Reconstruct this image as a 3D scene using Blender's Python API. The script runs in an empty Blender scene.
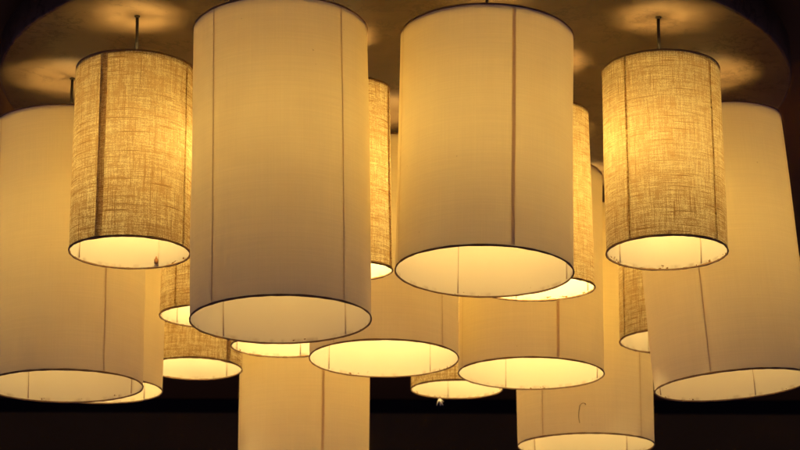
import bpy, bmesh, math, random
from mathutils import Matrix, Vector, noise as mnoise

random.seed(7)
S = bpy.context.scene
COL = S.collection
CAM_H = 1.50                       # eye height; the fixture hangs above it
TOP_Z = CAM_H + 1.539              # height of every shade's upper rim
GAP = 0.125                        # free cord between shade and ceiling disc
PLATE_Z = TOP_Z + GAP
LEN = {'long': 0.604, 'mid': 0.496, 'small': 0.401}
RAD = {'long': 0.175, 'mid': 0.175, 'small': 0.1245}
BULB_DROP = {'long': 0.225, 'mid': 0.205, 'small': 0.180}
AMBIENT = 0.100
POWER = {'long': 150.0, 'mid': 150.0, 'small': 225.0}
SHARE = [.88, 1.10, 1.0, .90, 1.18, 1.08, 2.45, 2.35, 1.9, 2.25, 1.85, 4.4, 4.2, 1.05, 2.0, 1.35, 1.9, 1.35]   # each bulb's own output (set lamp by lamp to shape the cluster's glow)
OPENING = {'long': .42, 'mid': .42, 'small': .50}    # clear share of the radius inside the added light-masking ring

# ------------------------------------------------------------------ materials
def new_mat(name):
    m = bpy.data.materials.new(name); m.use_nodes = True
    nt = m.node_tree; nt.nodes.clear()
    out = nt.nodes.new('ShaderNodeOutputMaterial')
    return m, nt, out

class NB:
    """tiny node helper"""
    def __init__(s, nt): s.nt = nt
    def n(s, typ, **kw):
        nd = s.nt.nodes.new(typ)
        for k, v in kw.items(): setattr(nd, k, v)
        return nd
    def link(s, a, b): s.nt.links.new(a, b)
    def put(s, sock, v):
        if isinstance(v, bpy.types.NodeSocket): s.link(v, sock)
        else: sock.default_value = v
    def math(s, op, a, b=0.0, c=None):
        nd = s.n('ShaderNodeMath', operation=op)
        s.put(nd.inputs[0], a); s.put(nd.inputs[1], b)
        if c is not None: s.put(nd.inputs[2], c)
        return nd.outputs[0]
    def ramp(s, x, lo, hi, a=0.0, b=1.0):
        nd = s.n('ShaderNodeMapRange', clamp=True, interpolation_type='SMOOTHSTEP')
        s.put(nd.inputs[0], x)
        for i, v in zip((1, 2, 3, 4), (lo, hi, a, b)): nd.inputs[i].default_value = v
        return nd.outputs[0]
    def mix(s, f, a, b):
        nd = s.n('ShaderNodeMix', data_type='RGBA')
        s.put(nd.inputs[0], f); s.put(nd.inputs[6], a); s.put(nd.inputs[7], b)
        return nd.outputs[2]
    def uv(s, su, sv, off=0.0):
        """cloth coordinates in metres (u round the shade, v up), scaled, shifted per object"""
        if not hasattr(s, '_uv'):
            t = s.n('ShaderNodeTexCoord'); sp = s.n('ShaderNodeSeparateXYZ'); s.link(t.outputs['UV'], sp.inputs[0])
            oi = s.n('ShaderNodeObjectInfo')
            s._uv = (sp.outputs[0], sp.outputs[1], s.math('MULTIPLY', oi.outputs['Random'], 57.0))
        u, v, r = s._uv
        cb = s.n('ShaderNodeCombineXYZ')
        s.link(s.math('MULTIPLY', u, su), cb.inputs[0]); s.link(s.math('MULTIPLY', v, sv), cb.inputs[1])
        s.link(s.math('ADD', r, off), cb.inputs[2])
        return cb.outputs[0]
    def noise(s, vec, detail=2.0, rough=0.5, scale=1.0):
        nd = s.n('ShaderNodeTexNoise', noise_dimensions='3D')
        s.link(vec, nd.inputs['Vector']); nd.inputs['Scale'].default_value = scale
        nd.inputs['Detail'].default_value = detail; nd.inputs['Roughness'].default_value = rough
        return nd.outputs['Fac']

def cloth_shader(b, out, refl, trans, fac, bump=None):
    d = b.n('ShaderNodeBsdfDiffuse'); t = b.n('ShaderNodeBsdfTranslucent'); m = b.n('ShaderNodeMixShader')
    b.put(d.inputs['Color'], refl); b.put(t.inputs['Color'], trans); b.put(m.inputs[0], fac)
    if bump is not None:
        bp = b.n('ShaderNodeBump'); bp.inputs['Strength'].default_value = 0.35; bp.inputs['Distance'].default_value = 0.0006
        b.link(bump, bp.inputs['Height']); b.link(bp.outputs[0], d.inputs['Normal'])
    b.link(d.outputs[0], m.inputs[1]); b.link(t.outputs[0], m.inputs[2]); b.link(m.outputs[0], out.inputs['Surface'])

def mat_cotton(name, refl=(.80, .715, .60), trans=(.84, .745, .47), fac=.48):
    m, nt, out = new_mat(name); b = NB(nt)
    warp = b.noise(b.uv(420, 7, 1.0), 2); weft = b.noise(b.uv(7, 420, 2.0), 2)
    weft2 = b.noise(b.uv(3.5, 110, 4.0), 3); blot = b.noise(b.uv(9, 6, 3.0), 4, .6)
    weave = b.math('MULTIPLY_ADD', warp, .4, b.math('MULTIPLY_ADD', weft, .6, b.math('MULTIPLY', weft2, .16)))
    k = b.ramp(weave, .30, 1.05)
    soil = b.ramp(blot, .40, .78)
    spots = b.ramp(b.noise(b.uv(130, 130, 8.0), 1), .80, .85)
    lo = tuple(c * .90 for c in trans) + (1,); hi = tuple(min(1, c * 1.06) for c in trans) + (1,)
    tr = b.mix(b.math('MULTIPLY', soil, .22), b.mix(k, lo, hi), (trans[0]*.84, trans[1]*.76, trans[2]*.64, 1))
    tr = b.mix(b.math('MULTIPLY', spots, .35), tr, (.22, .12, .05, 1))
    rl = tuple(c * .96 for c in refl) + (1,); rh = tuple(c * 1.03 for c in refl) + (1,)
    rf = b.mix(b.math('MULTIPLY', soil, .18), b.mix(k, rl, rh), (refl[0]*.82, refl[1]*.74, refl[2]*.62, 1))
    rf = b.mix(b.math('MULTIPLY', spots, .35), rf, (.16, .10, .06, 1))
    cloth_shader(b, out, rf, tr, fac, weave)
    return m

def mat_linen(name, dark=1.0, fac=.66):
    m, nt, out = new_mat(name); b = NB(nt)
    warp = b.noise(b.uv(430, 30, 1.0), 2, .6); weft = b.noise(b.uv(28, 430, 2.0), 2, .6)
    warp2 = b.noise(b.uv(150, 7, 3.0), 2); weft2 = b.noise(b.uv(8, 150, 4.0), 2)
    fine = b.noise(b.uv(520, 520, 5.0), 1)
    w = b.math('ADD', b.math('MULTIPLY', warp, .55), b.math('MULTIPLY', weft, .58))
    w = b.math('ADD', w, b.math('MULTIPLY', b.math('ADD', warp2, weft2), .20))
    w = b.math('ADD', w, b.math('MULTIPLY', fine, .70))
    k = b.ramp(w, .93, 1.21)                                    # 0 = gap between threads, 1 = thick thread
    slub = b.math('MAXIMUM', b.ramp(b.noise(b.uv(11, 400, 6.0), 2), .60, .72), b.math('MULTIPLY', b.ramp(b.noise(b.uv(400, 10, 7.0), 2), .61, .73), .8))
    fleck = b.ramp(b.noise(b.uv(150, 190, 9.0), 1), .76, .82)
    blot = b.ramp(b.noise(b.uv(10, 8, 11.0), 3), .35, .75)
    thick = b.math('MINIMUM', b.math('ADD', b.math('MULTIPLY', k, .85), b.math('MULTIPLY', b.math('MAXIMUM', slub, fleck), .75)), 1.0)
    tr = b.mix(thick, (.84*dark, .81*dark, .60*dark, 1), (.25*dark, .142*dark, .058*dark, 1))
    tr = b.mix(b.math('MULTIPLY', blot, .30), tr, (.42*dark, .27*dark, .11*dark, 1))
    tr = b.mix(b.math('MULTIPLY', slub, .72), tr, (.105*dark, .060*dark, .024*dark, 1))
    rf = b.mix(thick, (.62, .51, .37, 1), (.33, .21, .12, 1))
    rf = b.mix(b.math('MULTIPLY', slub, .6), rf, (.20, .12, .065, 1))
    cloth_shader(b, out, rf, tr, fac, thick)
    return m

def mat_lining(name, amount, fac):
    """white inner lining with dust and insect specks gathered above the lower rim"""
    m, nt, out = new_mat(name); b = NB(nt)
    b.uv(1, 1); v = b._uv[1]
    near = b.ramp(v, .0, .022, 1.0, 0.0)
    dots = b.noise(b.uv(110, 150, 1.0), 2, .6); patch = b.ramp(b.noise(b.uv(14, 5, 2.0), 1), .47, .60)
    thr = b.math('SUBTRACT', .90, b.math('MULTIPLY', b.math('MULTIPLY', near, patch), amount))
    d = b.ramp(b.math('SUBTRACT', dots, thr), -.01, .05)
    edge = b.math('MULTIPLY', b.ramp(v, .003, .010, 1, 0), b.ramp(b.noise(b.uv(45, 20, 5.0), 3), .45, .70, 0, amount))
    few = b.ramp(b.noise(b.uv(60, 60, 7.0), 1), .845, .87)
    d = b.math('MINIMUM', b.math('ADD', b.math('ADD', d, edge), b.math('MULTIPLY', few, .6)), 1.0)
    soil = b.ramp(b.noise(b.uv(8, 7, 9.0), 3), .4, .8, 0, .10)
    base = b.mix(soil, (.82, .765, .65, 1), (.62, .50, .33, 1))
    col = b.mix(d, base, (.23, .105, .025, 1))
    cloth_shader(b, out, col, b.mix(d, (.88, .82, .62, 1), (.20, .09, .03, 1)), fac)
    return m

def mat_plain(name, col, rough=.6, metal=0.0, var=.25, scale=30.0, bump=0.0, spec=.5):
    m, nt, out = new_mat(name); b = NB(nt)
    p = b.n('ShaderNodeBsdfPrincipled'); tc = b.n('ShaderNodeTexCoord')
    nz = b.noise(tc.outputs['Object'], 4, .6, scale)
    c = b.mix(nz, tuple(x * (1 - var) for x in col) + (1,), tuple(x * (1 + var) for x in col) + (1,))
    b.link(c, p.inputs['Base Color']); p.inputs['Roughness'].default_value = rough; p.inputs['Metallic'].default_value = metal
    p.inputs['Specular IOR Level'].default_value = spec
    if bump:
        bp = b.n('ShaderNodeBump'); bp.inputs['Strength'].default_value = bump; bp.inputs['Distance'].default_value = .002
        b.link(nz, bp.inputs['Height']); b.link(bp.outputs[0], p.inputs['Normal'])
    b.link(p.outputs[0], out.inputs['Surface'])
    return m

def mat_plaster_disc():
    m, nt, out = new_mat('brushed_plaster'); b = NB(nt)
    tc = b.n('ShaderNodeTexCoord'); p = b.n('ShaderNodeBsdfPrincipled')
    wob = b.n('ShaderNodeTexNoise'); b.link(tc.outputs['Object'], wob.inputs['Vector']); wob.inputs['Scale'].default_value = 4.5; wob.inputs['Detail'].default_value = 3
    mm = b.n('ShaderNodeMix', data_type='VECTOR'); mm.inputs[0].default_value = .12
    b.link(tc.outputs['Object'], mm.inputs[4]); b.link(wob.outputs['Color'], mm.inputs[5])
    big = b.noise(mm.outputs[1], 5, .6, 5.0); vein = b.noise(mm.outputs[1], 6, .68, 17.0)
    smear = b.ramp(b.math('ABSOLUTE', b.math('SUBTRACT', vein, .5)), .0, .045, 1, 0)
    smear = b.math('MULTIPLY', smear, b.ramp(b.noise(tc.outputs['Object'], 2, .5, 7.0), .42, .58))
    c = b.mix(b.ramp(big, .3, .72), (.096, .060, .032, 1), (.060, .036, .018, 1))
    c = b.mix(b.math('MULTIPLY', smear, .9), c, (.040, .022, .012, 1))
    specks = b.ramp(b.noise(tc.outputs['Object'], 1, .5, 75.0), .765, .80)
    c = b.mix(b.math('MULTIPLY', specks, .6), c, (.03, .018, .01, 1))
    b.link(c, p.inputs['Base Color']); p.inputs['Roughness'].default_value = .5
    p.inputs['Specular IOR Level'].default_value = .12
    bp = b.n('ShaderNodeBump'); bp.inputs['Strength'].default_value = .15; bp.inputs['Distance'].default_value = .003
    b.link(vein, bp.inputs['Height']); b.link(bp.outputs[0], p.inputs['Normal'])
    b.link(p.outputs[0], out.inputs['Surface'])
    return m

def mat_bulb(name, strength):
    m, nt, out = new_mat(name); b = NB(nt)
    e = b.n('ShaderNodeEmission'); e.inputs['Color'].default_value = (1.0, .705, .236, 1); e.inputs['Strength'].default_value = strength
    b.link(e.outputs[0], out.inputs['Surface'])
    return m

COTTON = mat_cotton('ivory_cotton')
COTTON_JOIN = mat_cotton('ivory_cotton_join', refl=(.60, .51, .41), trans=(.74, .58, .31), fac=.47)
COTTON_SEAM = mat_cotton('ivory_cotton_overlap', refl=(.66, .57, .46), trans=(.84, .68, .38), fac=.54)
LINEN = mat_linen('natural_linen')
LINEN_SEAM = mat_linen('natural_linen_overlap', 1.15, .72)
LINEN_JOIN = mat_linen('natural_linen_join', 1.19, .93)
LINING = {'small': mat_lining('white_lining_grimy', .36, .58), 'mid': mat_lining('white_lining', .29, .50), 'long': mat_lining('white_lining', .29, .50)}
EDGE = mat_plain('brown_edging_tape', (.15, .080, .030), .8, 0, .4, 60)
WIRE = mat_plain('dark_frame_wire', (.48, .35, .23), .6, .0, .3, 40)
METAL = mat_plain('aged_brass', (.03, .018, .010), .45, .8, .3, 40)
WHITE = mat_plain('white_enamel', (.62, .56, .47), .6, 0, .1, 20)
CORD = mat_plain('brown_cord', (.016, .009, .005), .8, 0, .2, 50)
SOCK = mat_plain('dark_bakelite', (.03, .02, .015), .4, 0, .2, 30)
PLASTER = mat_plaster_disc()
CEIL = mat_plain('dark_stained_ceiling', (.080, .034, .005), .75, 0, .35, 2.2, .1, .2)
WALL = mat_plain('dark_wall_paint', (.105, .068, .022), .85, 0, .2, 1.6, .1, .1)
TRIM = mat_plain('black_shaded_trim', (.006, .005, .005), .7, 0, .2, 6, 0, .1)  # near black: the cornice's shadow is put into this colour
MOTH = mat_plain('brown_wing', (.16, .06, .015), .8, 0, .35, 300)
FLUFF = mat_plain('grey_lint', (.62, .60, .58), .9, 0, .2, 300)
THREAD = mat_plain('brown_thread', (.12, .06, .025), .9, 0, .2, 300)
ADDED_UPLIGHT = mat_bulb('warm_added_uplight', 3100)  # extra source added inside each shade for the pools on the disc
BULB = {}
def bulb_mat(kind, share):
    p = round(POWER[kind] * share)
    if p not in BULB: BULB[p] = mat_bulb('warm_bulb_glass_%d' % p, p)
    return BULB[p]

# ------------------------------------------------------------------ mesh helpers
def obj(name, bm, mat, parent=None, smooth=True):
    me = bpy.data.meshes.new(name); bm.normal_update(); bm.to_mesh(me); bm.free()
    if smooth:
        for p in me.polygons: p.use_smooth = True
    me.materials.append(mat)
    o = bpy.data.objects.new(name, me); COL.objects.link(o)
    if parent: o.parent = parent
    return o

def tag(o, label=None, cat=None, group=None, kind=None):
    if label: o['label'] = label
    if cat: o['category'] = cat
    if group: o['group'] = group
    if kind: o['kind'] = kind

def wob(a, z, seed, amp):
    """slight out-of-roundness, periodic round the shade"""
    v = mnoise.noise(Vector((math.cos(a) * .9 + seed, math.sin(a) * .9, z * 2.5 + seed * 3)))
    v2 = mnoise.noise(Vector((math.cos(a) * 4 + seed, math.sin(a) * 4, z * 7 + seed)))
    return amp * v + amp * .3 * v2

def sheet(R, z0, z1, seed, amp, nu=128, nv=28, a0=0.0, a1=2 * math.pi):
    """a cloth tube (or strip of one) with UVs in metres; v starts at the lower rim"""
    bm = bmesh.new(); uvl = bm.loops.layers.uv.new('UVMap')
    full = abs(a1 - a0 - 2 * math.pi) < 1e-6
    cols = nu if full else nu + 1
    g = []
    for j in range(nv + 1):
        z = z1 + (z0 - z1) * j / nv; row = []
        for i in range(cols):
            a = a0 + (a1 - a0) * i / nu
            r = R + wob(a, z, seed, amp)
            row.append(bm.verts.new((r * math.sin(a), -r * math.cos(a), z)))
        g.append(row)
    for j in range(nv):
        for i in range(nu):
            i2 = (i + 1) % cols if full else i + 1
            f = bm.faces.new((g[j][i], g[j][i2], g[j + 1][i2], g[j + 1][i]))
            for lp, (ii, jj) in zip(f.loops, ((i, j), (i + 1, j), (i + 1, j + 1), (i, j + 1))):
                lp[uvl].uv = ((a0 + (a1 - a0) * ii / nu) * R, (z0 - z1) * jj / nv)
    return bm

def ring(R, z, r, seed, amp, n=128, m=8, jit=0.0, tall=1.0):
    """a taped or wire ring following the shade's edge"""
    bm = bmesh.new(); g = []
    for i in range(n):
        a = 2 * math.pi * i / n; rr = R + wob(a, z, seed, amp)
        k = r * (1 + jit * mnoise.noise(Vector((math.cos(a) * 9 + seed, math.sin(a) * 9, z))))
        row = []
        for j in range(m):
            t = 2 * math.pi * j / m
            q = rr + k * math.cos(t)
            row.append(bm.verts.new((q * math.sin(a), -q * math.cos(a), z + k * tall * math.sin(t))))
        g.append(row)
    for i in range(n):
        for j in range(m):
            bm.faces.new((g[i][j], g[(i + 1) % n][j], g[(i + 1) % n][(j + 1) % m], g[i][(j + 1) % m]))
    return bm

def tube_into(bm, pts, rad, m=8):
    rings = []
    for i, p in enumerate(pts):
        p = Vector(p); q = Vector(pts[min(i + 1, len(pts) - 1)]) - Vector(pts[max(i - 1, 0)])
        q.normalize(); u = q.orthogonal().normalized(); w = q.cross(u)
        r = rad[i] if isinstance(rad, (list, tuple)) else rad
        rings.append([bm.verts.new(p + u * r * math.cos(2 * math.pi * k / m) + w * r * math.sin(2 * math.pi * k / m)) for k in range(m)])
    for a, b in zip(rings, rings[1:]):
        for k in range(m): bm.faces.new((a[k], a[(k + 1) % m], b[(k + 1) % m], b[k]))
    bm.faces.new(rings[0][::-1]); bm.faces.new(rings[-1])
    return bm

def lathe(profile, n=32):
    bm = bmesh.new(); rows = []
    for r, z in profile:
        if r < 1e-6: rows.append([bm.verts.new((0, 0, z))])
        else: rows.append([bm.verts.new((r * math.cos(2 * math.pi * i / n), r * math.sin(2 * math.pi * i / n), z)) for i in range(n)])
    for a, b in zip(rows, rows[1:]):
        for i in range(n):
            j = (i + 1) % n
            if len(a) == 1 and len(b) == 1: continue
            if len(a) == 1: bm.faces.new((a[0], b[j], b[i]))
            elif len(b) == 1: bm.faces.new((a[i], a[j], b[0]))
            else: bm.faces.new((a[i], a[j], b[j], b[i]))
    bmesh.ops.recalc_face_normals(bm, faces=bm.faces)
    return bm

# ------------------------------------------------------------------ one pendant lamp of each kind
def make_lamp(kind):
    """origin at the ceiling disc; the shade hangs GAP below it"""
    root = bpy.data.objects.new('pendant_lamp', None); COL.objects.link(root); root.empty_display_size = .05
    R, L = RAD[kind], LEN[kind]; zt, zb = -GAP, -GAP - L
    seed = {'long': 1.3, 'mid': 4.1, 'small': 8.7}[kind]; linen = kind == 'small'
    amp = .0022 if linen else .0030
    sh = obj('shade', sheet(R, zt, zb, seed, amp), LINEN if linen else COTTON, root)
    # cloth joins: one wide overlap at the front of the mesh, three narrow ones a quarter turn apart
    for q in range(4):
        w = (.016 if linen else .0078) if q == 0 else (.0048 if linen else .0026)
        c = q * math.pi / 2
        obj('seam', sheet(R + .0012, zt - .003, zb + .004, seed, amp, 4, 28, c - w / R * .55, c + w / R * .45), (LINEN_SEAM if q == 0 else LINEN_JOIN) if linen else (COTTON_SEAM if q == 0 else COTTON_JOIN), sh)
    if linen:       # the doubled hem beside the wide overlap
        obj('seam', sheet(R + .0022, zt - .003, zb + .004, seed, amp, 4, 28, -.0088 / R, -.0040 / R), LINEN_SEAM, sh)
    obj('lining', sheet(R - .0016, zt - .002, zb + .001, seed, amp), LINING[kind], root)
    obj('bottom_rim', ring(R, zb, .0019 if linen else .0016, seed, amp, jit=.4, tall=1.35), EDGE, root)
    obj('top_rim', ring(R, zt, .0016, seed, amp, jit=.3, tall=1.2), EDGE, root)
    for k in range(4):
        a = k * math.pi / 2; pts = []
        for j in range(13):
            z = zt + (zb - zt) * j / 12; r = R - .0036 + wob(a, z, seed, amp)
            pts.append((r * math.sin(a), -r * math.cos(a), z + (.003 if j == 12 else 0)))
        rad = [.0006] * 12 + [.0011]
        obj('frame_wire', tube_into(bmesh.new(), pts, rad, 6), WIRE, root)
    # unseen ring plate, added to narrow the light that reaches the disc
    k = OPENING[kind]
    obj('light_mask_ring', lathe([(R - .006, zt - .011), (R - .006, zt - .008), (R * k, zt - .008), (R * k, zt - .011), (R - .006, zt - .011)], 64), WHITE, root)
    bm = bmesh.new()
    for q in range(3):
        a = q * 2 * math.pi / 3
        tube_into(bm, [(0, 0, zt - .005), (R * .75 * math.sin(a), -R * .75 * math.cos(a), zt - .006)], .0013, 6)
    obj('spider', bm, WIRE, root)
    obj('hub', lathe([(0, zt + .034), (.003, zt + .034), (.005, zt + .026), (.0055, zt + .020), (.0055, zt - .002), (.004, zt - .008), (0, zt - .008)], 24), METAL, root)
    obj('cord', tube_into(bmesh.new(), [(0, 0, -.004), (.0008, 0, -.04), (0, .0006, zt + .03)], .0034, 8), CORD, root)
    obj('ceiling_cup', lathe([(0, -.004), (.004, -.004), (.006, -.0025), (.0065, -.0008), (.0065, .0), (0, .0)], 24), METAL, root)
    d = BULB_DROP[kind]; zc = zt - d
    sk = obj('bulb_socket', lathe([(0, zt - .0085), (.0027, zt - .0085), (.0027, zc + .095), (.016, zc + .092), (.018, zc + .052), (.015, zc + .046), (0, zc + .046)], 24), SOCK, root)
    # unseen added cup and uplight, throwing a light pool on the ceiling disc
    cr, z0, ch = (.021, zt - .068, .044) if linen else (.025, zt - .068, .038)
    cup = obj('added_beam_cup', lathe([(.004, z0 - .004), (cr - .002, z0 - .004), (cr, z0), (cr, z0 + ch), (cr - .0015, z0 + ch), (cr - .0015, z0 + .001), (.004, z0 + .001)], 32), WHITE, root)
    obj('added_uplight', lathe([(.0032, z0 + .0015), (.0095, z0 + .0015), (.0095, z0 + .0025), (.0032, z0 + .0025)], 16), ADDED_UPLIGHT, cup)
    br = .033
    prof = [(0, -br)] + [(br * math.sin(math.pi * i / 8), -br * math.cos(math.pi * i / 8)) for i in range(1, 7)] + [(.014, .040), (.013, .047), (0, .047)]
    obj('bulb', lathe([(r, z + zc) for r, z in prof], 14), bulb_mat(kind, 1), sk)
    return root

def copy_tree(o, parent=None):
    c = o.copy(); COL.objects.link(c)
    if parent: c.parent = parent
    for ch in list(o.children): copy_tree(ch, c)
    return c

def hang_matrix(x, y, a, b, phi):
    """ez is the lamp's own (slightly tilted) upward axis; phi turns seam and frame wires"""
    ez = Vector((math.sin(b), -math.sin(a), 1)).normalized()
    ex = Vector((1, 0, 0)) - ez * ez.x; ex.normalize(); ey = ez.cross(ex)
    rot = Matrix((ex, ey, ez)).transposed().to_4x4() @ Matrix.Rotation(phi, 4, 'Z')
    top = Vector((x, y, TOP_Z)); s = GAP / ez.z
    return Matrix.Translation(top + ez * s) @ rot

# kind, x, y, tilt a, tilt b, turn of the frame in degrees, label
LAMPS = [
 ('long', -.2414, 4.1362, -.0451, -.0212, 225, 'largest tall ivory cotton shade in front, dull inside, beside the thick-seamed front shade'),
 ('mid', .1745, 4.1743, -.0478, .018, 16, 'wide ivory shade in front with one thick dark seam and a bright glowing mouth'),
 ('small', -.5632, 4.3792, -.02, -.0071, -23, 'coarse linen shade with a wide dark double seam, a dead brown moth in its rim'),
 ('small', .5517, 4.3733, -.0363, -.0013, 137, 'coarse linen shade in front of the tilted tall ivory shade, brown grime along its rim'),
 ('long', -.7592, 4.7857, -.0139, -.0206, 217, 'tall ivory shade cut by the left edge, behind the linen shade with the double seam'),
 ('long', .6967, 4.7502, -.0022, -.0757, 245, 'tilted tall ivory shade leaning outward at the right edge of the photo'),
 ('mid', -.0370, 5.0086, -.0472, -.0008, 230, 'ivory shade between the two big front shades, its lit oval mouth just below them'),
 ('mid', .3222, 5.162, -.0212, .0112, 18, 'ivory shade directly below and behind the wide front shade with the thick seam'),
 ('mid', -.7715, 5.3766, -.0022, -.004, 228, 'ivory shade mostly hidden, its right side showing past the tall shade at the left edge'),
 ('long', -.2574, 5.7718, .0329, -.0009, 19, 'tall ivory shade at the back whose lower end runs out of the bottom'),
 ('long', .48, 5.5539, -.0126, -.0016, 227, 'tall ivory shade at the back with a curled brown thread, lowest mouth in view'),
 ('small', -.1489, 4.5027, .0637, -.0209, 75, 'linen shade wedged in the gap between the two largest front shades'),
 ('small', .2983, 4.6682, .025, -.0166, 110, 'linen shade peeking out from behind the right side of the thick-seamed front shade'),
 ('small', .6671, 5.2259, -.0264, .007, 200, 'linen shade half hidden behind the left side of the tilted tall ivory shade'),
 ('small', -.4348, 4.9586, .003, .0, 140, 'linen shade just left of the largest front shade, the upper of two, mouth cut off'),
 ('small', -.5342, 5.5824, -.0306, .0043, 50, 'linen shade at the back left, lower of two showing left of the largest front shade'),
 ('small', -.2935, 5.2915, .0001, .0, 160, 'linen shade of which only a thin bright mouth shows below the largest front shade'),
 ('small', .1557, 5.8419, -.0105, .0003, 100, 'farthest linen shade, low in the middle with grey lint hanging from its rim'),
]
GROUP = {'small': 'linen pendant lamps of the cluster', 'long': 'ivory cotton pendant lamps of the cluster', 'mid': 'ivory cotton pendant lamps of the cluster'}
SWING = {2: (.058, .004, 0), 3: (-.042, -.006, 0), 1: (-.03, 0, 0), 5: (-.03, 0, 0), 4: (.06, .02, 0), 6: (.06, -.02, 0), 7: (-.06, -.02, 0), 11: (.02, .0, .01), 12: (-.02, .0, .01), 13: (0, 0, .045)}
proto, roots = {}, []
for kind, x, y, a, b, deg, label in LAMPS:
    if kind not in proto:
        o = proto[kind] = make_lamp(kind)
    else:
        o = copy_tree(proto[kind])
    o.matrix_world = hang_matrix(x, y, a, b, math.radians(deg))
    tag(o, label, 'pendant lamp', GROUP[kind])
    for ch in o.children:
        if ch.name.startswith('bulb_socket') and len(roots) in SWING:      # sockets that hang off centre
            ch.location = Matrix.Rotation(-math.radians(deg), 3, 'Z') @ Vector(SWING[len(roots)])
        for g in ch.children:
            if g.name.startswith('bulb') and 'socket' not in g.name:
                sl = g.material_slots[0]; sl.link = 'OBJECT'; sl.material = bulb_mat(kind, SHARE[len(roots)])
    roots.append((o, kind, math.radians(deg)))

# ------------------------------------------------------------------ ceiling disc and setting
PR, PT = .930, .075
bm = lathe([(0, 0), (PR * .5, 0), (PR - .006, 0), (PR - .0015, .0015), (PR, .006), (PR, PT - .004), (PR - .03, PT), (0, PT)], 160)
disc = obj('ceiling_disc', bm, PLASTER, smooth=False)
for p in disc.data.polygons: p.use_smooth = abs(p.normal.z) < .9
disc.location = (-.012, 4.925, PLATE_Z)
tag(disc, 'big round brown plaster disc on the ceiling carrying all the lamps', 'ceiling disc')

def box(name, lo, hi, mat, kind='structure'):
    bm = bmesh.new(); bmesh.ops.create_cube(bm, size=1)
    for v in bm.verts: v.co = Vector([(lo[i] + hi[i]) / 2 + v.co[i] * (hi[i] - lo[i]) for i in range(3)])
    o = obj(name, bm, mat, smooth=False); o['kind'] = kind
    return o
CEIL_Z = PLATE_Z + .125
WALL_Y = (CEIL_Z - CAM_H) / math.tan(math.radians(10.72))
box('ceiling', (-9, -3, CEIL_Z), (9, WALL_Y + .3, CEIL_Z + .2), CEIL)
box('wall', (-9, WALL_Y, -.5), (9, WALL_Y + .2, CEIL_Z - .002), WALL)
box('trim', (-9, WALL_Y - .05, CEIL_Z - .056), (9, WALL_Y - .001, CEIL_Z - .003), TRIM)  # cornice strip, its shadow painted in as black
bm = lathe([(0, PT), (.30, PT), (.30, PT + .0495), (0, PT + .0495)], 48)
obj('mounting_block', bm, TRIM, disc)

# ------------------------------------------------------------------ small things caught on the shades
def on_lamp(i, sx, v, r_off, back=False):
    """world point on lamp i's cloth: sx = sideways share of the radius, v = height above the lower rim"""
    o, kind, phi = roots[i]; R = RAD[kind] + r_off
    a = math.asin(sx); a = math.pi - a if back else a
    a -= phi
    return o.matrix_world @ Vector((R * math.sin(a), -R * math.cos(a), -GAP - LEN[kind] + v))

# moth: folded wings, body, on the inside of the linen shade's far wall near the rim
bm = bmesh.new()
tube_into(bm, [(0, 0, -.008), (0, 0, -.004), (0, 0, .004), (0, 0, .009)], [.0012, .0024, .0022, .0008], 8)
for s in (-1, 1):
    v = [bm.verts.new(p) for p in ((0, -.0016, .007), (s * .0042, -.001, .001), (s * .0036, -.0008, -.009), (s * .0008, -.0016, -.007))]
    v2 = [bm.verts.new(q.co + Vector((0, .0008, 0))) for q in v]
    bm.faces.new(v); bm.faces.new(v2[::-1])
    for q in range(4): bm.faces.new((v[q], v2[q], v2[(q + 1) % 4], v[(q + 1) % 4]))
bmesh.ops.recalc_face_normals(bm, faces=bm.faces)
moth = obj('dead_moth', bm, MOTH)
moth.location = on_lamp(2, .36, .014, -.006, True)
tag(moth, 'small dead brown moth inside the rim of the double-seamed linen shade', 'moth')

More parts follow.
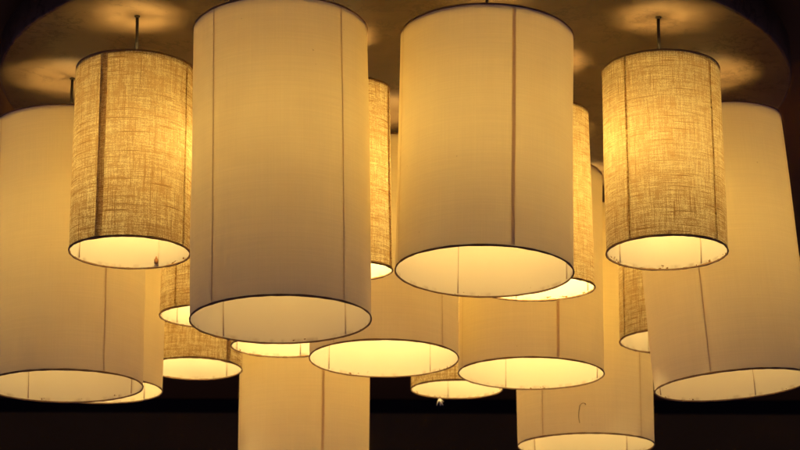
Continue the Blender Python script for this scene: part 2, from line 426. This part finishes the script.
# curled thread on the tall shade at the back
bm = bmesh.new(); pts = []
for q in range(25):
    t = q / 24
    if t < .55: sx, hh = -.175 - .012 * math.sin(t * 5.7), .026 + .036 * t / .55
    else:
        a = math.pi - (t - .55) / .45 * 2.35
        sx, hh = -.120 + .055 * math.cos(a), .062 + .014 * math.sin(a)
    pts.append(on_lamp(10, sx, hh, .0018))
tube_into(bm, pts, [.0007 + .0005 * (q > 22) for q in range(25)], 6)
thread = obj('loose_thread', bm, THREAD)
tag(thread, 'curled brown thread stuck on the outside of the tall back shade', 'thread')

# lint hanging from the farthest linen shade
bm = bmesh.new(); base = on_lamp(17, -.36, -.002, 0, True)
rr = random.Random(5)
for q in range(7):
    dx, dz = rr.uniform(-.010, .012), rr.uniform(-.020, -.008)
    tube_into(bm, [base + Vector((rr.uniform(-.008, .004), 0, .002)), base + Vector((dx * .5, rr.uniform(-.003, .003), dz * .4)), base + Vector((dx, rr.uniform(-.004, .004), dz))], [.0010, .0012, .0006], 5)
lint = obj('lint_tuft', bm, FLUFF)
tag(lint, 'pale grey tuft of lint hanging from the farthest linen shade rim', 'lint')

# ------------------------------------------------------------------ light, camera, render settings
w = bpy.data.worlds.new('World'); S.world = w; w.use_nodes = True
bg = w.node_tree.nodes['Background']; bg.inputs[0].default_value = (1.06, .84, 1.85, 1); bg.inputs[1].default_value = AMBIENT

cam = bpy.data.cameras.new('camera'); co = bpy.data.objects.new('camera', cam); COL.objects.link(co)
co.location = (0, 0, CAM_H)
co.matrix_world = Matrix.Translation((0, 0, CAM_H)) @ Matrix.Rotation(math.radians(90 + 15.34), 4, 'X') @ Matrix.Rotation(math.radians(.18), 4, 'Z')
cam.sensor_width = 36.0; cam.lens = 36.0 * 2178 / 800; cam.clip_start = .05; cam.clip_end = 200
cam.dof.use_dof = True; cam.dof.focus_distance = 4.45; cam.dof.aperture_fstop = 9.0
S.camera = co

S.render.engine = 'CYCLES'
cy = S.cycles
cy.use_denoising = True
try: cy.denoiser = 'OPENIMAGEDENOISE'; cy.denoising_input_passes = 'RGB_ALBEDO_NORMAL'
except Exception: pass
cy.max_bounces = 14; cy.diffuse_bounces = 14; cy.transmission_bounces = 10; cy.glossy_bounces = 3
cy.caustics_reflective = False; cy.caustics_refractive = False
cy.sample_clamp_indirect = 6.0; cy.use_light_tree = True
v = S.view_settings
v.view_transform = 'Standard'; v.look = 'None'; v.exposure = 0.0; v.gamma = 1.0; v.use_curve_mapping = False
